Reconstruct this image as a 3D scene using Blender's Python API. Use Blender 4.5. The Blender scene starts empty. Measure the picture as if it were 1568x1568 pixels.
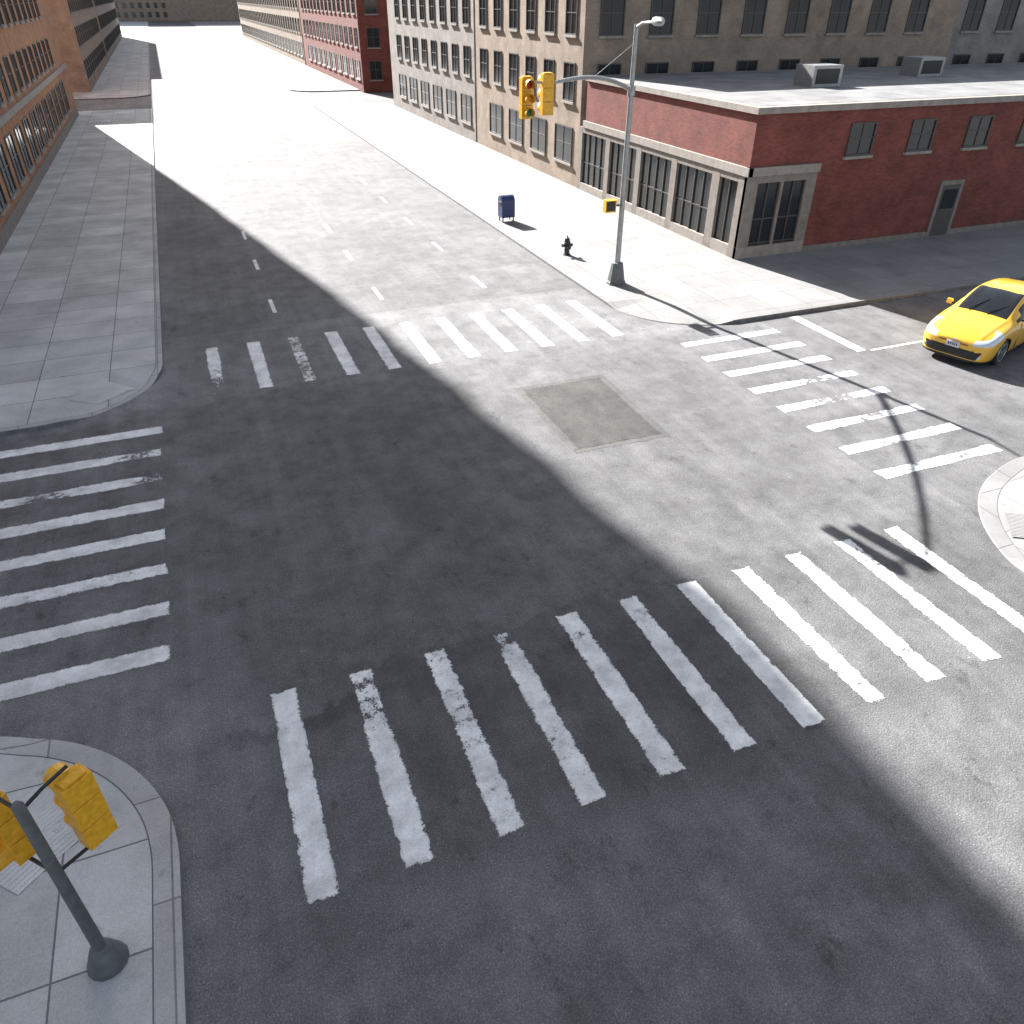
import math, bpy, random
import numpy as np
from mathutils import Matrix, Vector
random.seed(4)
D=bpy.data
# ---------------------------------------------------------------- materials
class NT:
    def __init__(s,name):
        s.m=D.materials.new(name);s.m.use_nodes=True;s.t=s.m.node_tree;s.n=s.t.nodes;s.l=s.t.links
        s.b=s.n['Principled BSDF'];s.o=s.n['Material Output']
    def set(s,sock,v):
        if hasattr(v,'is_linked') or isinstance(v,bpy.types.NodeSocket): s.l.new(v,sock)
        else:
            if isinstance(v,(tuple,list)) and len(v)==3 and sock.type=='RGBA': v=(*v,1)
            sock.default_value=v
    def math(s,op,a,b=0.0,c=None,clamp=False):
        n=s.n.new('ShaderNodeMath');n.operation=op;n.use_clamp=clamp
        s.set(n.inputs[0],a);s.set(n.inputs[1],b)
        if c is not None:s.set(n.inputs[2],c)
        return n.outputs[0]
    def pos(s,scale=(1,1,1)):
        g=s.n.new('ShaderNodeNewGeometry').outputs['Position']
        if scale==(1,1,1): return g
        m=s.n.new('ShaderNodeMapping');m.inputs['Scale'].default_value=scale;s.l.new(g,m.inputs[0]);return m.outputs[0]
    def noise(s,vec,scale,detail=4,rough=.5):
        n=s.n.new('ShaderNodeTexNoise');s.l.new(vec,n.inputs['Vector']);n.inputs['Scale'].default_value=scale
        n.inputs['Detail'].default_value=detail;n.inputs['Roughness'].default_value=rough;return n.outputs[0]
    def vor(s,vec,scale,feat='F1',out='Distance'):
        n=s.n.new('ShaderNodeTexVoronoi');n.feature=feat;s.l.new(vec,n.inputs['Vector']);n.inputs['Scale'].default_value=scale;return n.outputs[out]
    def map(s,v,a,b,c=0.0,d=1.0,smooth=True):
        n=s.n.new('ShaderNodeMapRange');n.interpolation_type='SMOOTHSTEP' if smooth else 'LINEAR'
        for i,x in enumerate((v,a,b,c,d)): s.set(n.inputs[i],x)
        return n.outputs[0]
    def mix(s,f,a,b,mode='MIX'):
        n=s.n.new('ShaderNodeMix');n.data_type='RGBA';n.blend_type=mode
        s.set(n.inputs[0],f);s.set(n.inputs[6],a);s.set(n.inputs[7],b);return n.outputs[2]
    def xyz(s,v):
        n=s.n.new('ShaderNodeSeparateXYZ');s.l.new(v,n.inputs[0]);return n.outputs
    def comb(s,x,y,z):
        n=s.n.new('ShaderNodeCombineXYZ');s.set(n.inputs[0],x);s.set(n.inputs[1],y);s.set(n.inputs[2],z);return n.outputs[0]
    def scale(s,col,f):
        n=s.n.new('ShaderNodeVectorMath');n.operation='SCALE';s.set(n.inputs[0],col);s.set(n.inputs[3],f);return n.outputs[0]
    def bump(s,h,strength=.3,dist=.01):
        n=s.n.new('ShaderNodeBump');n.inputs['Strength'].default_value=strength;n.inputs['Distance'].default_value=dist
        s.l.new(h,n.inputs['Height']);s.l.new(n.outputs[0],s.b.inputs['Normal'])
    def col(s,c,rough=.85,metal=0):
        s.set(s.b.inputs['Base Color'],c);s.b.inputs['Roughness'].default_value=rough;s.b.inputs['Metallic'].default_value=metal;return s.m

def simple(name,c,rough=.6,metal=0,var=.12,scale=6,coat=0):
    t=NT(name);n=t.noise(t.pos(),scale,4,.6)
    f=t.map(n,.3,.7,1-var,1+var,False)
    t.col(t.scale(tuple(c),f),rough,metal)
    if coat: t.b.inputs['Coat Weight'].default_value=coat;t.b.inputs['Coat Roughness'].default_value=.05
    return t.m

def asphalt(name,base,zones=False,contrast=1.0):
    t=NT(name);p=t.pos();X,Y,Z=t.xyz(p)
    big=t.noise(p,.2,3,.6);mid=t.noise(p,1.0,7,.72);st=t.noise(t.pos((2.6,.18,1)),1.0,3,.6)
    gr=t.noise(p,40,2,.8);agg=t.vor(p,30)
    f=t.map(big,.36,.64,.85,1.14,False)
    f=t.math('MULTIPLY',f,t.map(mid,.34,.66,1-.27*contrast,1+.25*contrast,False))
    f=t.math('MULTIPLY',f,t.map(st,.36,.64,.92,1.08,False))
    f=t.math('MULTIPLY',f,t.map(gr,.3,.7,.6,1.4,False))
    f=t.math('MULTIPLY',f,t.map(agg,.0,.45,1.5,.9,False))
    # dark oil spots and tar smears
    sp=t.noise(t.pos((1,.7,1)),1.5,7,.8);m=t.map(sp,.57,.66,0,1)
    f=t.math('MULTIPLY',f,t.math('SUBTRACT',1,t.math('MULTIPLY',m,.36)))
    # pale flecks (chipped paint / exposed stone)
    fl=t.vor(p,5.0);gate=t.map(mid,.54,.62,0,1)
    flm=t.math('MULTIPLY',t.map(fl,.05,.10,1,0),gate)
    f=t.math('MULTIPLY',f,t.math('ADD',1,t.math('MULTIPLY',flm,.8)))
    if zones:
        w=t.math('MULTIPLY',t.math('SUBTRACT',mid,.5),2.4)
        Yw=t.math('ADD',Y,w);Xw=t.math('ADD',X,w)
        z1=t.math('MULTIPLY',t.math('LESS_THAN',Y,28.1),t.map(Yw,21.8,23.2,0,1))
        dx=t.math('DIVIDE',t.math('SUBTRACT',Xw,5.0),6.0);dy=t.math('DIVIDE',t.math('SUBTRACT',Yw,14.0),8.0)
        rr=t.math('ADD',t.math('MULTIPLY',dx,dx),t.math('MULTIPLY',dy,dy))
        core=t.map(rr,.3,1.5,1,0)
        g1=t.math('MULTIPLY',t.map(Xw,-2.6,-.2,1,0),t.map(Yw,10.8,12.5,1,0))
        g2=t.math('MULTIPLY',t.map(Xw,-2.6,-.4,1,0),t.map(Yw,20.8,22.6,0,1))
        gg=t.math('MAXIMUM',g1,g2)
        cw=t.math('MULTIPLY',t.map(t.math('ABSOLUTE',t.math('SUBTRACT',Yw,8.0)),1.9,2.5,1,0),t.map(Xw,-.6,0,0,1))
        k=t.math('ADD',1.0,t.math('MULTIPLY',z1,.22))
        k=t.math('SUBTRACT',k,t.math('MULTIPLY',core,.14))
        k=t.math('ADD',k,t.math('MULTIPLY',gg,.38))
        k=t.math('SUBTRACT',k,t.math('MULTIPLY',cw,.15))
        tb=t.math('MULTIPLY',t.map(t.math('ABSOLUTE',t.math('SUBTRACT',Yw,9.2)),.1,.35,1,0),t.math('MULTIPLY',t.map(X,-1.4,-1.0,0,1),t.map(X,.2,1.6,1,0)))
        k=t.math('SUBTRACT',k,t.math('MULTIPLY',tb,.3))
        f=t.math('MULTIPLY',f,k)
    t.col(t.scale(tuple(base),f),.88)
    t.bump(t.math('ADD',gr,t.math('MULTIPLY',agg,.6)),.6,.012)
    t.b.inputs['Specular IOR Level'].default_value=.3
    return t.m

def paint():
    t=NT('road_paint');p=t.pos()
    at=t.n.new('ShaderNodeAttribute');at.attribute_name='wear';wear=at.outputs['Fac']
    uv=t.n.new('ShaderNodeUVMap');uv.uv_map='edge';u,v,_=t.xyz(uv.outputs[0])
    e=t.math('MINIMUM',t.math('SUBTRACT',.225,t.math('ABSOLUTE',u)),v)
    n=t.noise(p,4.2,7,.74);n2=t.noise(p,36,3,.7)
    m=t.math('ADD',t.math('MULTIPLY',n,.72),t.math('MULTIPLY',n2,.28))
    edge=t.map(e,.0,.07,.19,0,False)
    th=t.math('ADD',t.math('ADD',t.math('MULTIPLY',wear,.42),.30),edge)
    a=t.map(m,t.math('SUBTRACT',th,.012),t.math('ADD',th,.012),0,1)
    d=t.noise(p,1.5,5,.7);g=t.noise(p,50,2,.75)
    f=t.math('MULTIPLY',t.map(d,.38,.64,1.06,.68,False),t.map(g,.3,.7,.84,1.16,False))
    f=t.math('MULTIPLY',f,t.map(t.math('SUBTRACT',m,th),0,.10,.72,1))
    t.col(t.scale((.74,.74,.735),f),.75);t.bump(g,.3,.006)
    tr=t.n.new('ShaderNodeBsdfTransparent');mx=t.n.new('ShaderNodeMixShader')
    t.l.new(a,mx.inputs[0]);t.l.new(tr.outputs[0],mx.inputs[1]);t.l.new(t.b.outputs[0],mx.inputs[2]);t.l.new(mx.outputs[0],t.o.inputs[0])
    return t.m

def concrete(name,base,bw,rh,offx,offy,joint=.55,var=.1,dirt=1.0):
    t=NT(name);p=t.pos();m=t.n.new('ShaderNodeMapping');m.inputs['Location'].default_value=(offx,offy,0);t.l.new(p,m.inputs[0])
    b=t.n.new('ShaderNodeTexBrick');t.l.new(m.outputs[0],b.inputs['Vector']);b.offset=0.0;b.squash=1
    b.inputs['Scale'].default_value=1;b.inputs['Brick Width'].default_value=bw;b.inputs['Row Height'].default_value=rh
    b.inputs['Mortar Size'].default_value=.016;b.inputs['Mortar Smooth'].default_value=.3
    b.inputs['Color1'].default_value=(1-var,)*3+(1,);b.inputs['Color2'].default_value=(1+var,)*3+(1,);b.inputs['Mortar'].default_value=(joint,)*3+(1,)
    big=t.noise(p,.55,6,.68);g=t.noise(p,50,2,.7)
    f=t.math('MULTIPLY',t.map(big,.36,.64,1-.22*dirt,1+.14*dirt,False),t.map(g,.3,.7,.84,1.16,False))
    st=t.noise(p,2.2,5,.72);f=t.math('MULTIPLY',f,t.map(st,.55,.75,1,.66))
    c=t.mix(1.0,b.outputs[0],t.comb(f,f,f),'MULTIPLY')
    c=t.mix(1.0,c,(*base,1),'MULTIPLY');t.col(c,.88)
    t.bump(t.math('SUBTRACT',g,t.math('MULTIPLY',b.outputs['Fac'],2.0)),.35,.01);return t.m

def brick(name,c1,c2,mortar,bw=.22,rh=.075):
    t=NT(name);p=t.pos();X,Y,Z=t.xyz(p)
    v=t.comb(t.math('ADD',X,Y),Z,0.0)
    b=t.n.new('ShaderNodeTexBrick');t.l.new(v,b.inputs['Vector']);b.inputs['Scale'].default_value=1
    b.inputs['Brick Width'].default_value=bw;b.inputs['Row Height'].default_value=rh;b.inputs['Mortar Size'].default_value=.007
    b.inputs['Color1'].default_value=(*c1,1);b.inputs['Color2'].default_value=(*c2,1);b.inputs['Mortar'].default_value=(*mortar,1)
    n=t.noise(p,.8,5,.65);f=t.map(n,.3,.7,.7,1.25,False)
    t.col(t.mix(1.0,b.outputs[0],t.comb(f,f,f),'MULTIPLY'),.9);t.bump(t.math('SUBTRACT',1,b.outputs['Fac']),.5,.01);return t.m

M_as=asphalt('asphalt',(.136,.135,.137),True)
M_gr=simple('asphalt_distant',(.136,.135,.136),.9)
M_pa=asphalt('asphalt_patch',(.070,.067,.063),False,1.1)
M_pb=asphalt('asphalt_patch_edge',(.104,.102,.099))
M_pt=paint()
M_cw=concrete('pavement_lifted_for_shade',(.46,.46,.455),2.0,1.62,-.5,.35,.33,.13)  # base colour lightened to offset the building shade
M_ce=concrete('pavement_dimmed_for_sun',(.228,.225,.22),1.55,1.55,.2,.4,.6,.06,.7)  # base colour darkened to offset the strong sun on this side
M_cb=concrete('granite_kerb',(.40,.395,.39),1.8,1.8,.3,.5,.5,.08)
M_cbe=concrete('granite_kerb_dimmed_for_sun',(.215,.213,.21),1.8,1.8,.3,.5,.5,.06)  # copy of the kerb granite, sun exposure toned down in its colour
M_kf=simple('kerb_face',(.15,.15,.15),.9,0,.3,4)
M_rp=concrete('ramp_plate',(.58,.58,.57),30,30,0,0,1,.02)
M_rpe=concrete('ramp_plate_dimmed_for_sun',(.26,.26,.255),30,30,0,0,1,.02)  # copy of the ramp plate with colour darkened against direct sun
M_ln=simple('joint_line',(.12,.12,.12),.9)
M_st=simple('brownstone',(.20,.175,.155),.85,0,.2,3)
M_st2=simple('brownstone_light',(.27,.24,.215),.85,0,.2,3)
M_rb=brick('red_brick',(.22,.055,.04),(.15,.035,.03),(.10,.06,.05))
M_ob=brick('orange_brick',(.42,.19,.08),(.34,.14,.06),(.30,.22,.16))
M_tb=brick('tan_brick',(.30,.23,.17),(.25,.19,.14),(.24,.21,.19))
M_gb=brick('grey_brick',(.26,.23,.21),(.21,.19,.17),(.24,.23,.22))
M_rf=simple('roof_felt',(.17,.17,.17),.9,0,.3,.7)
M_gl=simple('window_glass',(.02,.023,.027),.12,0,.2,1)
M_fr=simple('window_frame',(.06,.055,.05),.5)
M_ms=simple('galvanised_steel',(.32,.33,.33),.45,.5,.15,5)
M_mb=simple('lamp_base_paint',(.12,.125,.13),.55,.3,.2,8)
M_blk=simple('black_paint',(.016,.017,.018),.45,0,.25,15)
M_hy=simple('hydrant_paint',(.02,.021,.022),.45,0,.4,20)
M_ye=simple('signal_yellow',(.74,.38,.02),.42,0,.2,12)
M_nv=simple('mailbox_blue',(.02,.035,.12),.4,0,.2,8)
M_ty=simple('taxi_yellow',(.76,.43,.03),.32,0,.03,2,1.0)
M_tg=simple('car_glass',(.012,.014,.016),.06,0,.1,2)
M_tk=simple('car_black_trim',(.012,.012,.012),.4)
M_tr=simple('tyre_rubber',(.022,.022,.022),.85)
M_ri=simple('alloy_rim',(.45,.46,.47),.3,.8,.05)
M_hl=simple('headlight_lens',(.55,.60,.65),.1,.0,.12,20,1.0)
M_wh=simple('plate_white',(.6,.6,.6),.5)
M_rd=simple('lens_red',(.35,.02,.02),.3)
M_gn=simple('lens_green',(.02,.2,.1),.3)

# ---------------------------------------------------------------- mesh builder
class MB:
    def __init__(s): s.v=[];s.f=[];s.mi=[];s.mats=[]
    def add(s,vs,fs,mat):
        if mat not in s.mats:s.mats.append(mat)
        k=s.mats.index(mat);o=len(s.v);s.v+= [tuple(x) for x in vs]
        for f in fs:s.f.append(tuple(o+i for i in f));s.mi.append(k)
    def obox(s,O,ux,uy,uz,a0,a1,b0,b1,c0,c1,mat):
        O,ux,uy,uz=map(Vector,(O,ux,uy,uz));vs=[O+ux*a+uy*b+uz*c for a in(a0,a1) for b in(b0,b1) for c in(c0,c1)]
        s.add(vs,[(0,1,3,2),(4,6,7,5),(0,4,5,1),(2,3,7,6),(0,2,6,4),(1,5,7,3)],mat)
    def box(s,x0,x1,y0,y1,z0,z1,mat): s.obox((0,0,0),(1,0,0),(0,1,0),(0,0,1),x0,x1,y0,y1,z0,z1,mat)
    def quad(s,pts,mat): s.add(pts,[tuple(range(len(pts)))],mat)
    def tube(s,pts,rad,n,mat,caps=True):
        pts=[Vector(p) for p in pts]
        if not isinstance(rad,(list,tuple)):rad=[rad]*len(pts)
        vs=[];fs=[];ref=None
        for i,p in enumerate(pts):
            d=(pts[min(i+1,len(pts)-1)]-pts[max(i-1,0)]).normalized()
            if ref is None: ref=Vector((0,0,1)) if abs(d.z)<.9 else Vector((1,0,0))
            a=d.cross(ref).normalized();b=a.cross(d).normalized();ref=b if abs(d.dot(b))<.9 else ref
            for j in range(n):
                t=2*math.pi*(j+.5)/n;vs.append(p+a*math.cos(t)*rad[i]+b*math.sin(t)*rad[i])
        for i in range(len(pts)-1):
            for j in range(n):
                k=(j+1)%n;fs.append((i*n+j,i*n+k,(i+1)*n+k,(i+1)*n+j))
        if caps: fs.append(tuple(range(n))[::-1]);fs.append(tuple((len(pts)-1)*n+j for j in range(n)))
        s.add(vs,fs,mat)
    def lathe(s,x,y,prof,n,mat,z0=0): s.tube([(x,y,z0+z) for r,z in prof],[r for r,z in prof],n,mat)
    def build(s,name,parent=None,smooth=False,bevel=0,dark=False):
        me=D.meshes.new(name);me.from_pydata(s.v,[],s.f)
        for m in s.mats:me.materials.append(m)
        me.polygons.foreach_set('material_index',s.mi);me.update()
        o=D.objects.new(name,me);bpy.context.collection.objects.link(o)
        import bmesh
        bm=bmesh.new();bm.from_mesh(me)
        if dark: bmesh.ops.remove_doubles(bm,verts=bm.verts,dist=.0005)
        bmesh.ops.recalc_face_normals(bm,faces=bm.faces);bm.to_mesh(me);bm.free()
        if smooth:
            for p in me.polygons:p.use_smooth=True
            try: me.set_sharp_from_angle(angle=math.radians(smooth if smooth is not True else 40))
            except Exception: pass
        if bevel:
            b=o.modifiers.new('bevel','BEVEL');b.width=bevel;b.segments=2;b.limit_method='ANGLE';b.angle_limit=math.radians(40)
        if parent:o.parent=parent
        return o
def empty(name,loc=(0,0,0),rotz=0,scale=1):
    e=D.objects.new(name,None);bpy.context.collection.objects.link(e);e.location=loc;e.rotation_euler=(0,0,rotz);e.scale=(scale,)*3;return e

# ---------------------------------------------------------------- ground, road
m=MB();m.quad([(-1500,-1500,-.03),(1500,-1500,-.03),(1500,1500,-.03),(-1500,1500,-.03)],M_gr);m.build('ground')
m=MB();m.quad([(-120,-80,0),(200,-80,0),(200,600,0),(-120,600,0)],M_as);m.build('road')

def hz(th,ramp):
    if not ramp:return .13
    a,b=ramp
    if th<=a-.12 or th>=b+.12:return .13
    if a<=th<=b:return .022
    t=(a-th)/.12 if th<a else (th-b)/.12
    return .022+.108*t
def block(name,cx,cy,r,sx,sy,Xf,Yf,mat,ramp=None,kw=.19,kerb=None):
    N=28;kerb=kerb or M_cb
    def ring(R,zf):
        L=[(cx+sx*R,Yf,zf(0))]
        for i in range(N+1):
            a=i/N*math.pi/2;L.append((cx+sx*R*math.cos(a),cy+sy*R*math.sin(a),zf(i/N)))
        L.append((Xf,cy+sy*R,zf(1)));return L
    g=lambda t:hz(t,ramp)
    R0=ring(r,lambda t:-.02);R1=ring(r-.004,lambda t:g(t)-.018);R2=ring(r-.022,g);R3=ring(r-kw,g);R3b=ring(r-kw-.02,lambda t:g(t)-.004)
    R4=ring(r-1.7,lambda t:.126)
    m=MB()
    def strip(A,B,mt):
        n=len(A);m.add(A+B,[(i,i+1,n+i+1,n+i) for i in range(n-1)],mt)
    strip(R0,R1,M_kf);strip(R1,R2,kerb);strip(R2,R3,kerb);strip(R3,R3b,M_ln);strip(R3b,R4,mat)
    n=len(R4);vs=R4+[(Xf,Yf,.126)];m.add(vs,[tuple(range(n+1))],mat)
    return m.build(name,smooth=False)
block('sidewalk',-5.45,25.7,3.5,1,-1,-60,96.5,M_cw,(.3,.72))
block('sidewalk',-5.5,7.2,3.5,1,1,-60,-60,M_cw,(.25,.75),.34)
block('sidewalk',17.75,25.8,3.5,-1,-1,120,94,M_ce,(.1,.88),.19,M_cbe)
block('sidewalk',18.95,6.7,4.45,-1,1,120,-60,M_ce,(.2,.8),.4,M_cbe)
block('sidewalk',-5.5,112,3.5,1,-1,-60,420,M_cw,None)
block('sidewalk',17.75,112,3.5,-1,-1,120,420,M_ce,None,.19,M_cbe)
def on_ramp(x,y,cx,cy,r):
    d=math.hypot(x-cx,y-cy);t=min(1,max(0,(r-.19-d)/1.51));return .018+(.126-.018)*t+.006
def plate(name,pts,cx,cy,r,mat):
    m=MB();n=6;vs=[];P=[Vector((*p,0)) for p in pts]
    for i in range(n+1):
        for j in range(n+1):
            q=P[0].lerp(P[1],i/n).lerp(P[3].lerp(P[2],i/n),j/n);vs.append((q.x,q.y,on_ramp(q.x,q.y,cx,cy,r)+.004))
    m.add(vs,[(a*(n+1)+b,a*(n+1)+b+1,(a+1)*(n+1)+b+1,(a+1)*(n+1)+b) for a in range(n) for b in range(n)],mat)
    for q in range(1,18):
        a=P[0].lerp(P[1],q/18);b=P[3].lerp(P[2],q/18);dv=(P[1]-P[0]).normalized()*.012
        L=[]
        for k in range(n+1):
            c=a.lerp(b,k/n)
            for s_ in(-1,1):
                e=c+dv*s_;L.append((e.x,e.y,on_ramp(c.x,c.y,cx,cy,r)+.010))
        m.add(L,[(2*k,2*k+1,2*k+3,2*k+2) for k in range(n)],mat)
    m.build(name)
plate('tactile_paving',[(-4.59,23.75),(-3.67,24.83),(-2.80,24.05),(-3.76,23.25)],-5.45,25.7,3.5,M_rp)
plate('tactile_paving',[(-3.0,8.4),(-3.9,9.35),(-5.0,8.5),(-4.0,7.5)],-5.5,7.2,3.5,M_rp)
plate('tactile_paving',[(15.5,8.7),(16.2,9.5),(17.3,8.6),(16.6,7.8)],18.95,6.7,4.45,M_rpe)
# ---------------------------------------------------------------- markings
class MK:
    def __init__(s): s.v=[];s.f=[];s.w=[];s.uv=[]
    def bar(s,cx,cy,along,L,W,wear,z=.006):
        n=max(4,int(L/.25));o=len(s.v);j=[random.uniform(-.025,.025) for _ in range(4)]
        for i in range(n+1):
            t=i/n
            for k,sd in enumerate((-1,1)):
                a=(t-.5)*L+(j[k] if i in(0,n) else 0);b=sd*W/2+j[2+k]*.6
                p=(cx+a,cy+b) if along=='X' else (cx+b,cy+a)
                s.v.append((*p,z));s.w.append(wear(t));s.uv.append((sd*.225,min(t,1-t)*L))
            if i: q=o+i*2;s.f.append((q-2,q-1,q+1,q))
    def build(s,name):
        me=D.meshes.new(name);me.from_pydata(s.v,[],s.f);me.materials.append(M_pt)
        a=me.attributes.new('wear','FLOAT','POINT');a.data.foreach_set('value',s.w)
        u=me.uv_layers.new(name='edge')
        for lp in me.loops:u.data[lp.index].uv=s.uv[lp.vertex_index]
        o=D.objects.new(name,me);bpy.context.collection.objects.link(o);return o
def wf(base,*spots):
    ph=random.uniform(0,6)
    def f(t):
        w=base+.06*math.sin(5*t+ph)
        for c,s,a in spots: w+=a*math.exp(-((t-c)/s)**2)
        return max(0,w)
    return f
k=MK();W=[wf(.25,(.1,.3,.35)),wf(.1),wf(.28,(.3,.2,.25),(.8,.2,.2)),wf(.07),wf(.07,(.9,.1,.2))]+[wf(.05) for _ in range(6)]
for i in range(11):k.bar(-.395+1.351*i,24.74,'Y',4.0,.45,W[i])
k.build('crosswalk_marking')
k=MK();W=[wf(.06,(.85,.08,.2)),wf(.14,(.75,.12,.3),(.95,.08,.2)),wf(.14,(.6,.2,.25),(.95,.1,.2)),wf(.12,(.95,.08,.45),(.3,.2,.2)),wf(.1,(.8,.12,.2)),wf(.1,(.8,.1,.2)),wf(.03),wf(.2,(.3,.4,.1)),wf(.14,(.2,.1,.2)),wf(.16,(.8,.2,.2)),wf(.2,(.6,.2,.1))]
for i in range(11):k.bar(-.265+1.352*i,8.03,'Y',3.97,.45,W[i])
k.build('crosswalk_marking')
k=MK();W=[wf(.06),wf(.1,(.85,.15,.35)),wf(.14,(.93,.1,.45),(.35,.15,.4)),wf(.08),wf(.09),wf(.14,(.5,.3,.15)),wf(.08),wf(.06)]
for i in range(8):k.bar(-4.1,21.0-1.327*i,'X',4.1,.45,W[i])
k.build('crosswalk_marking')
k=MK();W=[wf(.12,(.3,.2,.2)),wf(.05),wf(.08,(.2,.1,.2)),wf(.14,(.6,.2,.4)),wf(.14,(.5,.25,.4)),wf(.14,(.55,.2,.4)),wf(.12,(.4,.15,.35)),wf(.12,(.3,.1,.3),(.7,.1,.3))]
for i in range(8):k.bar(16.76,21.13-1.322*i,'X',4.03,.44,W[i])
k.build('crosswalk_marking')
k=MK()
for x in(2.07,6.22,10.52):
    for j,y in enumerate([30.3,36.15,41.5]+[47+5.5*q for q in range(8)]+[112+5.5*q for q in range(40)]):k.bar(x,y,'Y',1.65,.17,wf(.0))
k.build('lane_marking')
k=MK();k.bar(20.25,20.3,'Y',3.6,.42,wf(.05));k.bar(22.35,18.45,'X',3.6,.12,wf(.14));k.bar(40,18.45,'X',24,.12,wf(.1));k.build('stop_line')
m=MB()
def pq(a,z):
    P=[(8.01-a,19.95+a),(11.03+a,19.98+a),(10.93+a,15.60-a),(8.05-a,15.66-a)]
    r=[]
    for i in range(4):
        A=Vector(P[i]);B=Vector(P[(i+1)%4])
        for q in range(16):
            t=q/16;o=A.lerp(B,t);r.append((o.x+random.uniform(-.03,.03),o.y+random.uniform(-.03,.03),z))
    return r
m.quad(pq(0,.004),M_pb);m.quad(pq(-.2,.008),M_pa);m.build('asphalt_patch')

# ---------------------------------------------------------------- buildings
def windows(m,O,ux,nrm,length,z0,zh,w,h,gap,start,sill=True,mull=2):
    u=start
    while u+w<length:
        z=z0
        m.obox(O,ux,nrm,(0,0,1),u,u+w,-.02,.012,z,z+h,M_gl)
        for a,b,c,d in((u-.07,u,z,z+h),(u+w,u+w+.07,z,z+h),(u-.07,u+w+.07,z+h,z+h+.07),(u-.07,u+w+.07,z-.07,z)):
            m.obox(O,ux,nrm,(0,0,1),a,b,-.02,.07,c,d,M_fr)
        for q in range(1,mull):
            c=u+w*q/mull;m.obox(O,ux,nrm,(0,0,1),c-.025,c+.025,.013,.045,z+.001,z+h-.001,M_fr)
        m.obox(O,ux,nrm,(0,0,1),u+.001,u+w-.001,.013,.04,z+h*.52,z+h*.52+.05,M_fr)
        if sill:m.obox(O,ux,nrm,(0,0,1),u-.15,u+w+.15,-.02,.14,z-.19,z-.072,M_st2)
        u+=w+gap
b=empty('brick_tower')
m=MB()
prof=[(28.5,.1),(28.5,46.9),(88.6,46.9),(88.6,44.4),(90.2,44.4),(90.2,42),(91.5,42),(91.5,39.5),(92.4,39.5),(92.4,37),(93.0,37),(93.0,32.5),(93.4,32.5),(93.4,27.7),(93.8,27.7),(93.8,.1)]  # unseen roof steps, shaped to set the tower's shadow edge on the avenue
n=len(prof);vs=[(-8.7,y,z) for y,z in prof]+[(-32,y,z) for y,z in prof]
m.add(vs,[tuple(range(n)),tuple(range(n,2*n))]+[(i,(i+1)%n,n+(i+1)%n,n+i) for i in range(n)],M_ob);m.build('walls',b)
m=MB();O=(-8.7,28.5,0)
windows(m,O,(0,1,0),(1,0,0),62,1.3,3,2.2,2.2,1.5,1.2)
for fl in range(1,13): windows(m,O,(0,1,0),(1,0,0),58,1.6+3.4*fl,3,1.3,1.8,1.7,1.2)
windows(m,(-32,28.5,0),(1,0,0),(0,-1,0),23,1.3,3,2.2,2.2,1.5,1.2)
m.build('windows',b)
m=MB();m.obox(O,(0,1,0),(1,0,0),(0,0,1),0,65,-.05,.09,.1,.75,M_st);m.obox(O,(0,1,0),(1,0,0),(0,0,1),0,65,-.05,.16,4.15,4.5,M_st2);m.build('stone_bands',b)

b=empty('brick_building')
m=MB();m.box(22.42,75,28.98,44.8,3.6,6.0,M_rb);m.box(22.62,74.9,29.22,44.75,.1,3.598,M_rb);m.box(26.1,75,28.98,29.2,.1,3.598,M_rb)
m.box(22.30,75.05,28.86,44.85,6.0,6.25,M_st2);m.box(22.7,74.7,29.3,44.5,6.2,6.26,M_rf);m.build('walls',b)
m=MB();S=(22.35,28.9,0)
def sf(a0,a1,b0,b1,c0,c1,mt): m.obox(S,(1,0,0),(0,-1,0),(0,0,1),a0,a1,b0,b1,c0,c1,mt)
def wfce(a0,a1,b0,b1,c0,c1,mt): m.obox(S,(0,1,0),(-1,0,0),(0,0,1),a0,a1,b0,b1,c0,c1,mt)
sf(.0,3.75,-.2,.0,.1,.62,M_st2);sf(.0,.62,-.2,-.01,.62,3.598,M_st);sf(3.2,3.75,-.2,-.01,.62,3.598,M_st);sf(1.84,1.98,-.2,-.012,.62,3.3,M_st)
sf(.62,3.2,-.2,-.01,3.3,3.598,M_st);sf(.62,3.2,-.24,-.15,.62,3.3,M_gl)
for a,bb in((.62,1.84),(1.98,3.2)):
    c=(a+bb)/2;sf(c-.03,c+.03,-.149,-.08,.621,3.299,M_fr);sf(a,a+.05,-.149,-.075,.621,3.299,M_fr);sf(bb-.05,bb,-.149,-.075,.621,3.299,M_fr);sf(a+.051,bb-.051,-.149,-.082,.7,.76,M_fr);sf(a+.051,bb-.051,-.149,-.082,1.75,1.81,M_fr)
sf(-.02,3.8,-.2,.06,3.6,3.95,M_st2)
sf(3.76,50,-.2,-.02,.1,.35,M_st)
for x in(11.4,19.5,30):
    sf(x,x+1.5,-.078,-.0,.1,2.7,M_st);sf(x+.2,x+1.3,-.05,.02,.12,2.5,M_fr);sf(x+.3,x+1.2,.021,.03,1.4,2.3,M_gl)
wfce(.001,.62,-.2,-.0,.1,3.598,M_st);wfce(.62,2.0,-.2,0,.1,.62,M_st2)
wfce(2.0,2.6,-.2,-.002,.1,3.598,M_st);wfce(.62,2.0,-.26,-.15,.62,3.3,M_gl);wfce(.62,2.0,-.2,-.01,3.3,3.598,M_st);wfce(1.28,1.34,-.149,-.08,.621,3.299,M_fr)
y=2.6
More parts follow.
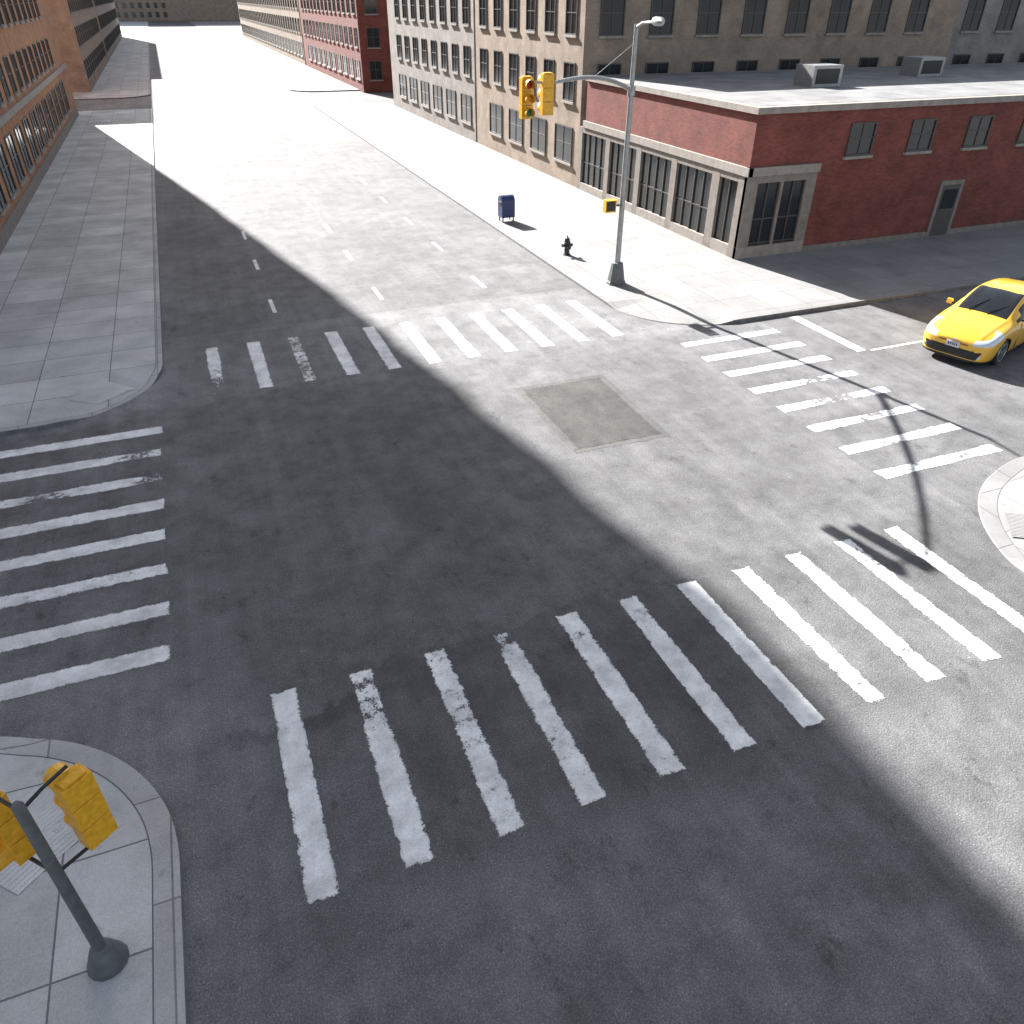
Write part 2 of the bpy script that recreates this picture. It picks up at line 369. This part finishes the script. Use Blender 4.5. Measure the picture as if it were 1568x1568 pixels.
while y<15:
    wfce(y,y+3.0,-.2,0,.1,.55,M_st2);wfce(y,y+3.0,-.26,-.15,.55,3.3,M_gl);wfce(y,y+3.0,-.2,-.01,3.3,3.598,M_st);wfce(y+3.0,y+3.5,-.2,-.003,.1,3.598,M_st)
    for q in(.75,1.5,2.25):wfce(y+q-.035,y+q+.035,-.149,-.08,.551,3.299,M_fr)
    wfce(y+.001,y+2.999,-.149,-.09,1.7,1.76,M_fr);y+=3.5
wfce(-.06,16,-.2,.06,3.6,3.95,M_st2)
m.build('shopfront',b,bevel=.012)
m=MB();windows(m,(26.5,28.98,0),(1,0,0),(0,-1,0),48,4.2,3,1.3,1.2,2.2,1.0)
for x,y in((30,35),(40,38),(52,34)):
    m.box(x,x+1.8,y,y+1.4,6.26,7.2,M_ms);m.box(x+.2,x+1.6,y-.03,y-.001,6.4,7.05,M_blk)
m.build('windows_and_roof_units',b)
def plain(name,x0,x1,y0,y1,h,mt,south=True,west=True,east=False):
    b=empty(name);m=MB();m.box(x0,x1,y0,y1,.05,h,mt);m.box(x0-.15,x1+.15,y0-.15,y1+.15,h,h+.45,M_st2);m.build('walls',b)
    m=MB();fl=0
    while 1.4+3.4*fl+2<h:
        z=1.4+3.4*fl
        if west:windows(m,(x0,y0,0),(0,1,0),(-1,0,0),y1-y0-.8,z,3,1.4 if fl else 2.4,1.9,1.6,1.0)
        if south:windows(m,(x0,y0,0),(1,0,0),(0,-1,0),min(x1-x0,70)-.8,z,3,1.4,1.9,1.8,1.0)
        if east:windows(m,(x1,y0,0),(0,1,0),(1,0,0),y1-y0-.8,z,3,1.4 if fl else 2.4,1.9,1.6,1.0)
        fl+=1
    m.build('windows',b)
plain('brick_building',22.4,50,45.5,64,12.3,M_tb)
plain('brick_building',50.3,90,46,66,11,M_gb)
plain('brick_building',22.4,60,64.4,91,15,M_gb)
plain('brick_building',22.4,60,106,150,17,M_rb)
plain('brick_building',22.4,60,151,260,20,M_tb)
plain('brick_building',90.5,160,30,66,13,M_tb)
plain('brick_building',60.5,140,90,140,22,M_rb)
plain('brick_building',-40,-8.7,116,170,18,M_tb,True,False,True)
plain('brick_building',-40,-8.7,171,270,22,M_gb,True,False,True)
plain('brick_building',-60,120,430,450,45,M_tb,True,False)

# ---------------------------------------------------------------- street lamp with mast arm
e=empty('street_lamp')
px,py=15.69,27.78
m=MB();m.lathe(px,py,[(.40,.12),(.40,.18),(.36,.24),(.24,.92),(.24,.97),(.13,.99)],8,M_mb);m.build('base',e,bevel=.01)
m=MB();m.lathe(px,py,[(.115,.9),(.10,5),(.075,9.2)],16,M_ms)
m.tube([(px,py,9.1),(px-.1,py-.6,9.25),(px-.2,py-1.6,9.3)],[.05,.045,.04],10,M_ms)
m.build('pole',e,smooth=True)
m=MB();m.tube([(px-.18,py-1.4,9.3),(px-.22,py-1.6,9.32),(px-.28,py-2.1,9.32),(px-.3,py-2.25,9.3)],[.06,.13,.13,.05],10,M_ms);m.build('luminaire',e,smooth=True)
m=MB();tip=Vector((10.3,22.4,7.95));A=Vector((px,py,7.15))
pts=[]
for i in range(15):
    t=i/14;q=A.lerp(tip,t);q.z=7.15+.85*(1-(1-t)**2.2);pts.append(q)
m.tube(pts,[.08-.03*i/14 for i in range(15)],10,M_ms);m.tube([A+Vector((0,0,1.5)),pts[8]+Vector((0,0,.04))],.012,6,M_ms);m.lathe(px,py,[(.15,7.0),(.15,7.3)],12,M_ms)
m.tube([(10.35,22.4,7.98),(9.3,22.46,8.0)],.035,8,M_ms);m.build('mast_arm',e,smooth=True)
def signal_head(m,x,y,ztop,ang):
    ux=(math.cos(ang),math.sin(ang),0);n=(-math.sin(ang),math.cos(ang),0);O=(x,y,ztop)
    for i in range(3):
        m.obox(O,ux,n,(0,0,1),-.17,.17,-.11,.11,-.345*(i+1)+.006,-.345*i-.006,M_ye)
        c=Vector(O)+Vector(n)*.11+Vector((0,0,-.345*i-.175));
        mt=(M_rd,M_ye,M_gn)[i]
        m.tube([c,c+Vector(n)*.012],.12,16,mt)
        N=14;vs=[];fs=[]
        for j in range(N+1):
            a=math.radians(-40+260*j/N);
            for d,rr in((0,.14),(.24,.14),(.24,.130),(0,.130)):
                vs.append(c+Vector(n)*d+Vector(ux)*math.cos(a)*rr+Vector((0,0,1))*math.sin(a)*rr)
        for j in range(N):
            for q in range(3): fs.append((j*4+q,j*4+q+1,(j+1)*4+q+1,(j+1)*4+q))
        m.add(vs,fs,M_ye)
    m.obox(O,ux,n,(0,0,1),-.13,.13,-.09,.09,0,.03,M_ye)
m=MB();signal_head(m,9.95,22.42,8.2,math.radians(0));signal_head(m,9.35,22.5,8.12,math.radians(180))
m.build('signal_heads',e,bevel=.012)
m=MB();m.obox((15.1,27.7,3.0),(1,0,0),(0,1,0),(0,0,1),-.23,.23,-.12,.12,0,.46,M_ye);m.obox((15.1,27.58,3.0),(1,0,0),(0,-1,0),(0,0,1),-.19,.19,-.01,.012,.05,.41,M_blk);m.obox((15.1,27.58,3.0),(1,0,0),(0,-1,0),(0,0,1),-.23,.23,.0,.16,.465,.48,M_ye);m.box(15.33,15.6,27.65,27.75,3.2,3.26,M_blk);m.build('pedestrian_signal',e,bevel=.02)

# ---------------------------------------------------------------- near traffic signal on SW corner
e=empty('traffic_signal');qx,qy=-2.86,6.16
m=MB();m.lathe(qx,qy,[(.24,.05),(.24,.15),(.13,.45),(.075,.5),(.06,3.25),(.03,3.3)],14,M_mb);m.build('pole',e,smooth=True)
m=MB();signal_head(m,-2.44,6.46,3.12,math.radians(38));m.build('signal_head',e,bevel=.015)
m=MB();signal_head(m,-3.24,6.56,3.12,math.radians(128));m.build('signal_head_side',e,bevel=.015)
m=MB();m.tube([(qx,qy,3.16),(-2.68,6.34,3.2),(-2.46,6.56,3.2)],.022,8,M_blk);m.tube([(qx,qy,3.16),(-3.24,6.56,3.2)],.022,8,M_blk);m.tube([(qx,qy,2.05),(-2.44,6.46,2.05)],.022,8,M_blk);m.tube([(qx,qy,2.05),(-3.24,6.56,2.05)],.022,8,M_blk);m.build('brackets',e)

# ---------------------------------------------------------------- hydrant
m=MB();hx,hy=15.55,32.3
m.lathe(hx,hy,[(.17,.12),(.17,.17),(.125,.18),(.12,.62),(.16,.64),(.16,.69),(.13,.70),(.125,.78),(.09,.87),(.03,.90),(.03,.97)],16,M_hy)
m.tube([(hx-.24,hy,.55),(hx+.24,hy,.55)],.06,12,M_hy);m.tube([(hx-.26,hy,.55),(hx-.22,hy,.55)],.075,8,M_hy);m.tube([(hx+.22,hy,.55),(hx+.26,hy,.55)],.075,8,M_hy)
m.tube([(hx,hy,.5),(hx,hy-.22,.5)],.085,12,M_hy);m.tube([(hx,hy-.2,.5),(hx,hy-.25,.5)],.10,8,M_hy);m.build('fire_hydrant',smooth=35)
m=MB();cx,cy=15.25,39.2
pr=[(-.32,.35),(-.32,1.1)]+[(-.32*math.cos(a),1.1+.32*math.sin(a)) for a in [i*math.pi/10 for i in range(1,10)]]+[(.32,1.1),(.32,.35)]
n=len(pr);vs=[(cx-.36,cy+a,z) for a,z in pr]+[(cx+.36,cy+a,z) for a,z in pr]
m.add(vs,[tuple(range(n)),tuple(range(n,2*n))]+[(i,(i+1)%n,n+(i+1)%n,n+i) for i in range(n)],M_nv)
for a in(-.32,.26):
    for c in(-.28,.22):m.box(cx+a,cx+a+.06,cy+c,cy+c+.06,.12,.35,M_nv)
m.box(cx-.38,cx-.36,cy-.2,cy+.2,.95,1.12,M_blk);m.build('mailbox',bevel=.01)

# ---------------------------------------------------------------- taxi
def cr(P,t):
    P=np.array(P,float);n=len(P)-1;i=min(int(t),n-1);u=t-i
    p0=P[max(i-1,0)];p1=P[i];p2=P[i+1];p3=P[min(i+2,n)]
    return .5*((2*p1)+(-p0+p2)*u+(2*p0-5*p1+4*p2-p3)*u*u+(-p0+3*p1-3*p2+p3)*u**3)
ST=[ # x, yb, ym, zs, ys, zr, yr, zc
[0.00,.40,.44,.60,.40,.635,.26,.65],[.03,.56,.60,.63,.55,.67,.36,.69],[.08,.67,.71,.665,.65,.71,.44,.73],[.17,.76,.80,.71,.73,.76,.50,.785],
[.32,.81,.85,.77,.78,.82,.55,.845],[.6,.83,.875,.84,.81,.895,.58,.92],[.95,.835,.88,.90,.825,.96,.61,.99],[1.22,.84,.88,.94,.83,1.02,.65,1.06],
[1.5,.84,.88,.95,.83,1.17,.64,1.23],[1.85,.84,.88,.965,.83,1.34,.61,1.40],[2.2,.84,.88,.98,.83,1.425,.585,1.475],[2.6,.84,.88,.99,.83,1.44,.57,1.49],[3.0,.84,.88,1.0,.83,1.42,.565,1.475],
[3.5,.84,.88,1.02,.82,1.35,.545,1.41],[4.0,.82,.86,1.04,.79,1.24,.52,1.29],[4.32,.78,.82,1.02,.72,1.14,.50,1.16],[4.46,.70,.74,.95,.64,1.05,.45,1.07],[4.54,.55,.60,.80,.5,.85,.4,.87]]
def taxi():
    e=empty('taxi',(22.10,16.68,0),math.radians(18),1.3)
    NS=(len(ST)-1)*5;segs=[2,2,7,6,4,9,6,6];rows=[]
    for i in range(NS+1):
        x,yb,ym,zs,ys,zr,yr,zc=cr(ST,i/5)
        q=[(0,.17),(yb*.9,.17),(yb,.23),(ym,.17+(zs-.17)*.48),(ym*.992,.17+(zs-.17)*.86),(ys,zs),(yr,zr),(yr*.5,zr+(zc-zr)*.75),(0,zc)]
        r=[];
        for s_,k in enumerate(segs):
            for j in range(k):
                t=s_+j/k
                if s_ in(5,): a=np.array(q[5])*(1-j/k)+np.array(q[6])*(j/k);bow=math.sin(math.pi*j/k)*.025;v=[a[0]+bow,a[1]]
                else: v=list(cr(q,t))
                if s_ in(5,6) and .15<x<1.2:
                    v[1]+=.018*math.exp(-((v[0]-.52-.08*x)/.05)**2)
                r.append((x,float(v[0]),float(v[1]),s_,j/k))
        r.append((x,0,zc,7,1));rows.append(r)
    n=len(rows[0]);m=MB()
    WC=[(.93,.32),(3.63,.32)]
    def matf(x,y,z,s_,t):
        y=abs(y)
        if s_<=1:return M_tk
        if 1.24<x<2.12 and (s_==7 or (s_==6 and t>.15)):return M_tg
        if 3.55<x<4.2 and (s_==7 or (s_==6 and t>.15)):return M_tg
        if s_==5 and .1<t<.86 and 1.62+.0<x<3.95 and not(2.62<x<2.70) and not(3.45<x<3.5): return M_tg
        if s_==5 and 1.4<x<=1.62 and .1<t<.4:return M_tk
        if x<.22 and .245<z<.46 and y<.70-(.46-z)*.4:return M_tk
        if x<.06 and .555<z<.585 and y<.38:return M_tk
        if x<.66 and s_>=3 and s_<=6:
            zl=.60+x*.22;
            if .44+x*.32<y and zl-.01<z<zl+.085+x*.10: return M_hl
        if 4.40<x and .75<z<.98 and y>.45:return M_rd
        if s_==2 and z<.225:return M_tk
        return M_ty
    for sgn in(1,-1):
        base=[(p[0],sgn*p[1],p[2]) for r in rows for p in r]
        groups={}
        for i in range(NS):
            for j in range(n-1):
                a=rows[i][j];b=rows[i+1][j+1]
                x=(a[0]+b[0])/2;y=(a[1]+b[1]+rows[i][j+1][1]+rows[i+1][j][1])/4;z=(a[2]+b[2]+rows[i][j+1][2]+rows[i+1][j][2])/4
                if y>.6 and any(math.hypot(x-wx,z-wz)<.375 for wx,wz in WC):continue
                if a[3]<=1 and any(abs(x-wx)<.36 for wx,wz in WC) and y>.5:continue
                mt=matf(x,y,z,a[3],a[4]+.5/segs[a[3]])
                groups.setdefault(mt,[]).append((i*n+j,i*n+j+1,(i+1)*n+j+1,(i+1)*n+j))
        o=len(m.v);m.v+=base
        for mt,fs in groups.items():
            if mt not in m.mats:m.mats.append(mt)
            for f in fs:m.f.append(tuple(o+q for q in f));m.mi.append(m.mats.index(mt))
    for r in(rows[0],rows[-1]):
        for j in range(n-1):
            y0,z0=r[j][1:3];y1,z1=r[j+1][1:3]
            for q in range(12):
                a=-1+q/6;b=-1+(q+1)/6
                mt=matf(r[0][0],(y0+y1)/2*(a+b)/2,(z0+z1)/2,max(2,r[j][3]),.5)
                m.add([(r[0][0],a*y0,z0),(r[0][0],b*y0,z0),(r[0][0],b*y1,z1),(r[0][0],a*y1,z1)],[(0,1,2,3)],mt)
    m.build('body',e,smooth=38,dark=True)
    m=MB()
    for wx,wz in WC:
        for sg in(1,-1):
            N=20;vs=[];fs=[]
            for j in range(N+1):
                a=math.radians(-10+200*j/N)
                for yy in(.5,.862):vs.append((wx+.385*math.cos(a),sg*yy,wz+.385*math.sin(a)))
            fs=[(2*j,2*j+1,2*j+3,2*j+2) for j in range(N)];fs.append(tuple(2*j for j in range(N+1)));m.add(vs,fs,M_tk)
    m.build('wheel_arches',e)
    for k,(wx,wz) in enumerate(WC):
        for sg in(1,-1):
            m=MB();yo=sg*.865;yi=sg*.66
            m.tube([(wx,yi,wz),(wx,yi+sg*.02,wz),(wx,yo-sg*.025,wz),(wx,yo,wz)],[.30,.325,.325,.30],32,M_tr)
            m.tube([(wx,yo-sg*.01,wz),(wx,yo+sg*.004,wz)],.225,32,M_tk)
            N=32;vs=[];fs=[]
            for j in range(N):
                a=2*math.pi*j/N
                for rr,yy in((.215,yo+sg*.004),(.222,yo+sg*.014),(.240,yo+sg*.014),(.245,yo-sg*.002)):vs.append((wx+rr*math.cos(a),yy,wz+rr*math.sin(a)))
            for j in range(N):
                for q in range(3):fs.append((j*4+q,j*4+q+1,((j+1)%N)*4+q+1,((j+1)%N)*4+q))
            m.add(vs,fs,M_ri)
            for s5 in range(5):
                for dd in(-.16,.16):
                    a=2*math.pi*s5/5+.3+dd;ca,sa=math.cos(a),math.sin(a)
                    m.obox((wx,yo,wz),(ca,0,sa),(0,sg,0),(-sa,0,ca),.03,.225,.004,.016,-.016,.016,M_ri)
            m.tube([(wx,yo,wz),(wx,yo+sg*.018,wz)],.05,16,M_ri);m.build('wheel_%d%s'%(k,'l' if sg>0 else 'r'),e,smooth=35)
    m=MB()
    for sg in(1,-1):
        m.obox((1.62,sg*.86,1.0),(1,0,0),(0,sg,0),(0,0,1),-.02,.02,-.03,.08,-.03,.01,M_tk)
        m.obox((1.62,sg*.86,1.0),(1,0,0),(0,sg,0),(0,0,1),-.06,.04,.06,.19,-.03,.08,M_ty)
        m.obox((2.45,sg*.875,.80),(1,0,0),(0,sg,0),(0,0,1),-.1,.1,0,.02,-.012,.012,M_tk)
        m.obox((3.30,sg*.875,.84),(1,0,0),(0,sg,0),(0,0,1),-.1,.1,0,.02,-.012,.012,M_tk)
        for xx in(1.62,2.66,3.3):m.obox((xx,sg*.872,.3),(1,0,0),(0,sg,0),(0,0,1),-.006,.006,-.01,.010,0,.6,M_tk)
        m.obox((.10,sg*.66,.33),(1,0,0),(0,sg,0),(0,0,1),-.05,.03,-.05,.04,-.035,.035,M_hl)
    m.obox((-.012,0,.48),(1,0,0),(0,1,0),(0,0,1),-.012,.012,-.165,.165,-.02,.11,M_wh)
    for q in(-.10,-.05,0,.05,.10): m.obox((-.012,q,.50),(1,0,0),(0,1,0),(0,0,1),-.0145,-.0125,-.014,.014,0,.06,M_nv)
    m.obox((-.005,0,.63),(1,0,0),(0,1,0),(0,0,1),-.012,.01,-.07,.07,-.02,.03,M_ri)
    for zz in(.29,.34,.39):m.obox((0,0,zz),(1,0,0),(0,1,0),(0,0,1),-.01,.01,-.42,.42,-.006,.006,M_fr)
    m.tube([(1.2,-.1,1.075),(1.6,-.45,1.26)],.012,6,M_tk);m.tube([(1.2,.35,1.07),(1.62,.05,1.30)],.012,6,M_tk)
    m.build('trim',e,bevel=.008)
taxi()

# ---------------------------------------------------------------- light & camera
sc=bpy.context.scene
w=D.worlds.new('World');sc.world=w;w.use_nodes=True;nt=w.node_tree
sky=nt.nodes.new('ShaderNodeTexSky');sky.sky_type='NISHITA';sky.sun_disc=False
el=math.radians(30.0);az=math.radians(12.1)
sd=Vector((-math.sin(az)*math.cos(el),math.cos(az)*math.cos(el),math.sin(el)))
sky.sun_elevation=el;sky.sun_rotation=math.atan2(sd.x,sd.y);sky.dust_density=2
hs=nt.nodes.new('ShaderNodeHueSaturation');hs.inputs['Saturation'].default_value=.55
nt.links.new(sky.outputs[0],hs.inputs['Color']);nt.links.new(hs.outputs[0],nt.nodes['Background'].inputs[0]);nt.nodes['Background'].inputs[1].default_value=.225
L=D.lights.new('sun','SUN');L.energy=21;L.angle=math.radians(.5);L.color=(1,.975,.945)
lo=D.objects.new('sun',L);lo.rotation_euler=(-sd).to_track_quat('-Z','Y').to_euler();bpy.context.collection.objects.link(lo)
F,PIT,YAW,ROLL=1167.4,math.radians(34.11),math.radians(21.78),math.radians(0.32)
fw=Vector((math.sin(YAW)*math.cos(PIT),math.cos(YAW)*math.cos(PIT),-math.sin(PIT)))
r0=Vector((math.cos(YAW),-math.sin(YAW),0));u0=r0.cross(fw)
r_=r0*math.cos(ROLL)+u0*math.sin(ROLL);u_=-r0*math.sin(ROLL)+u0*math.cos(ROLL)
cam=D.cameras.new('camera');cam.lens=36*F/1568;cam.sensor_width=36;cam.clip_start=.1;cam.clip_end=4000
co=D.objects.new('camera',cam);bpy.context.collection.objects.link(co)
co.matrix_world=Matrix(((r_.x,u_.x,-fw.x,0),(r_.y,u_.y,-fw.y,0),(r_.z,u_.z,-fw.z,10),(0,0,0,1)));sc.camera=co
sc.view_settings.view_transform='Standard';sc.view_settings.look='None';sc.view_settings.exposure=0
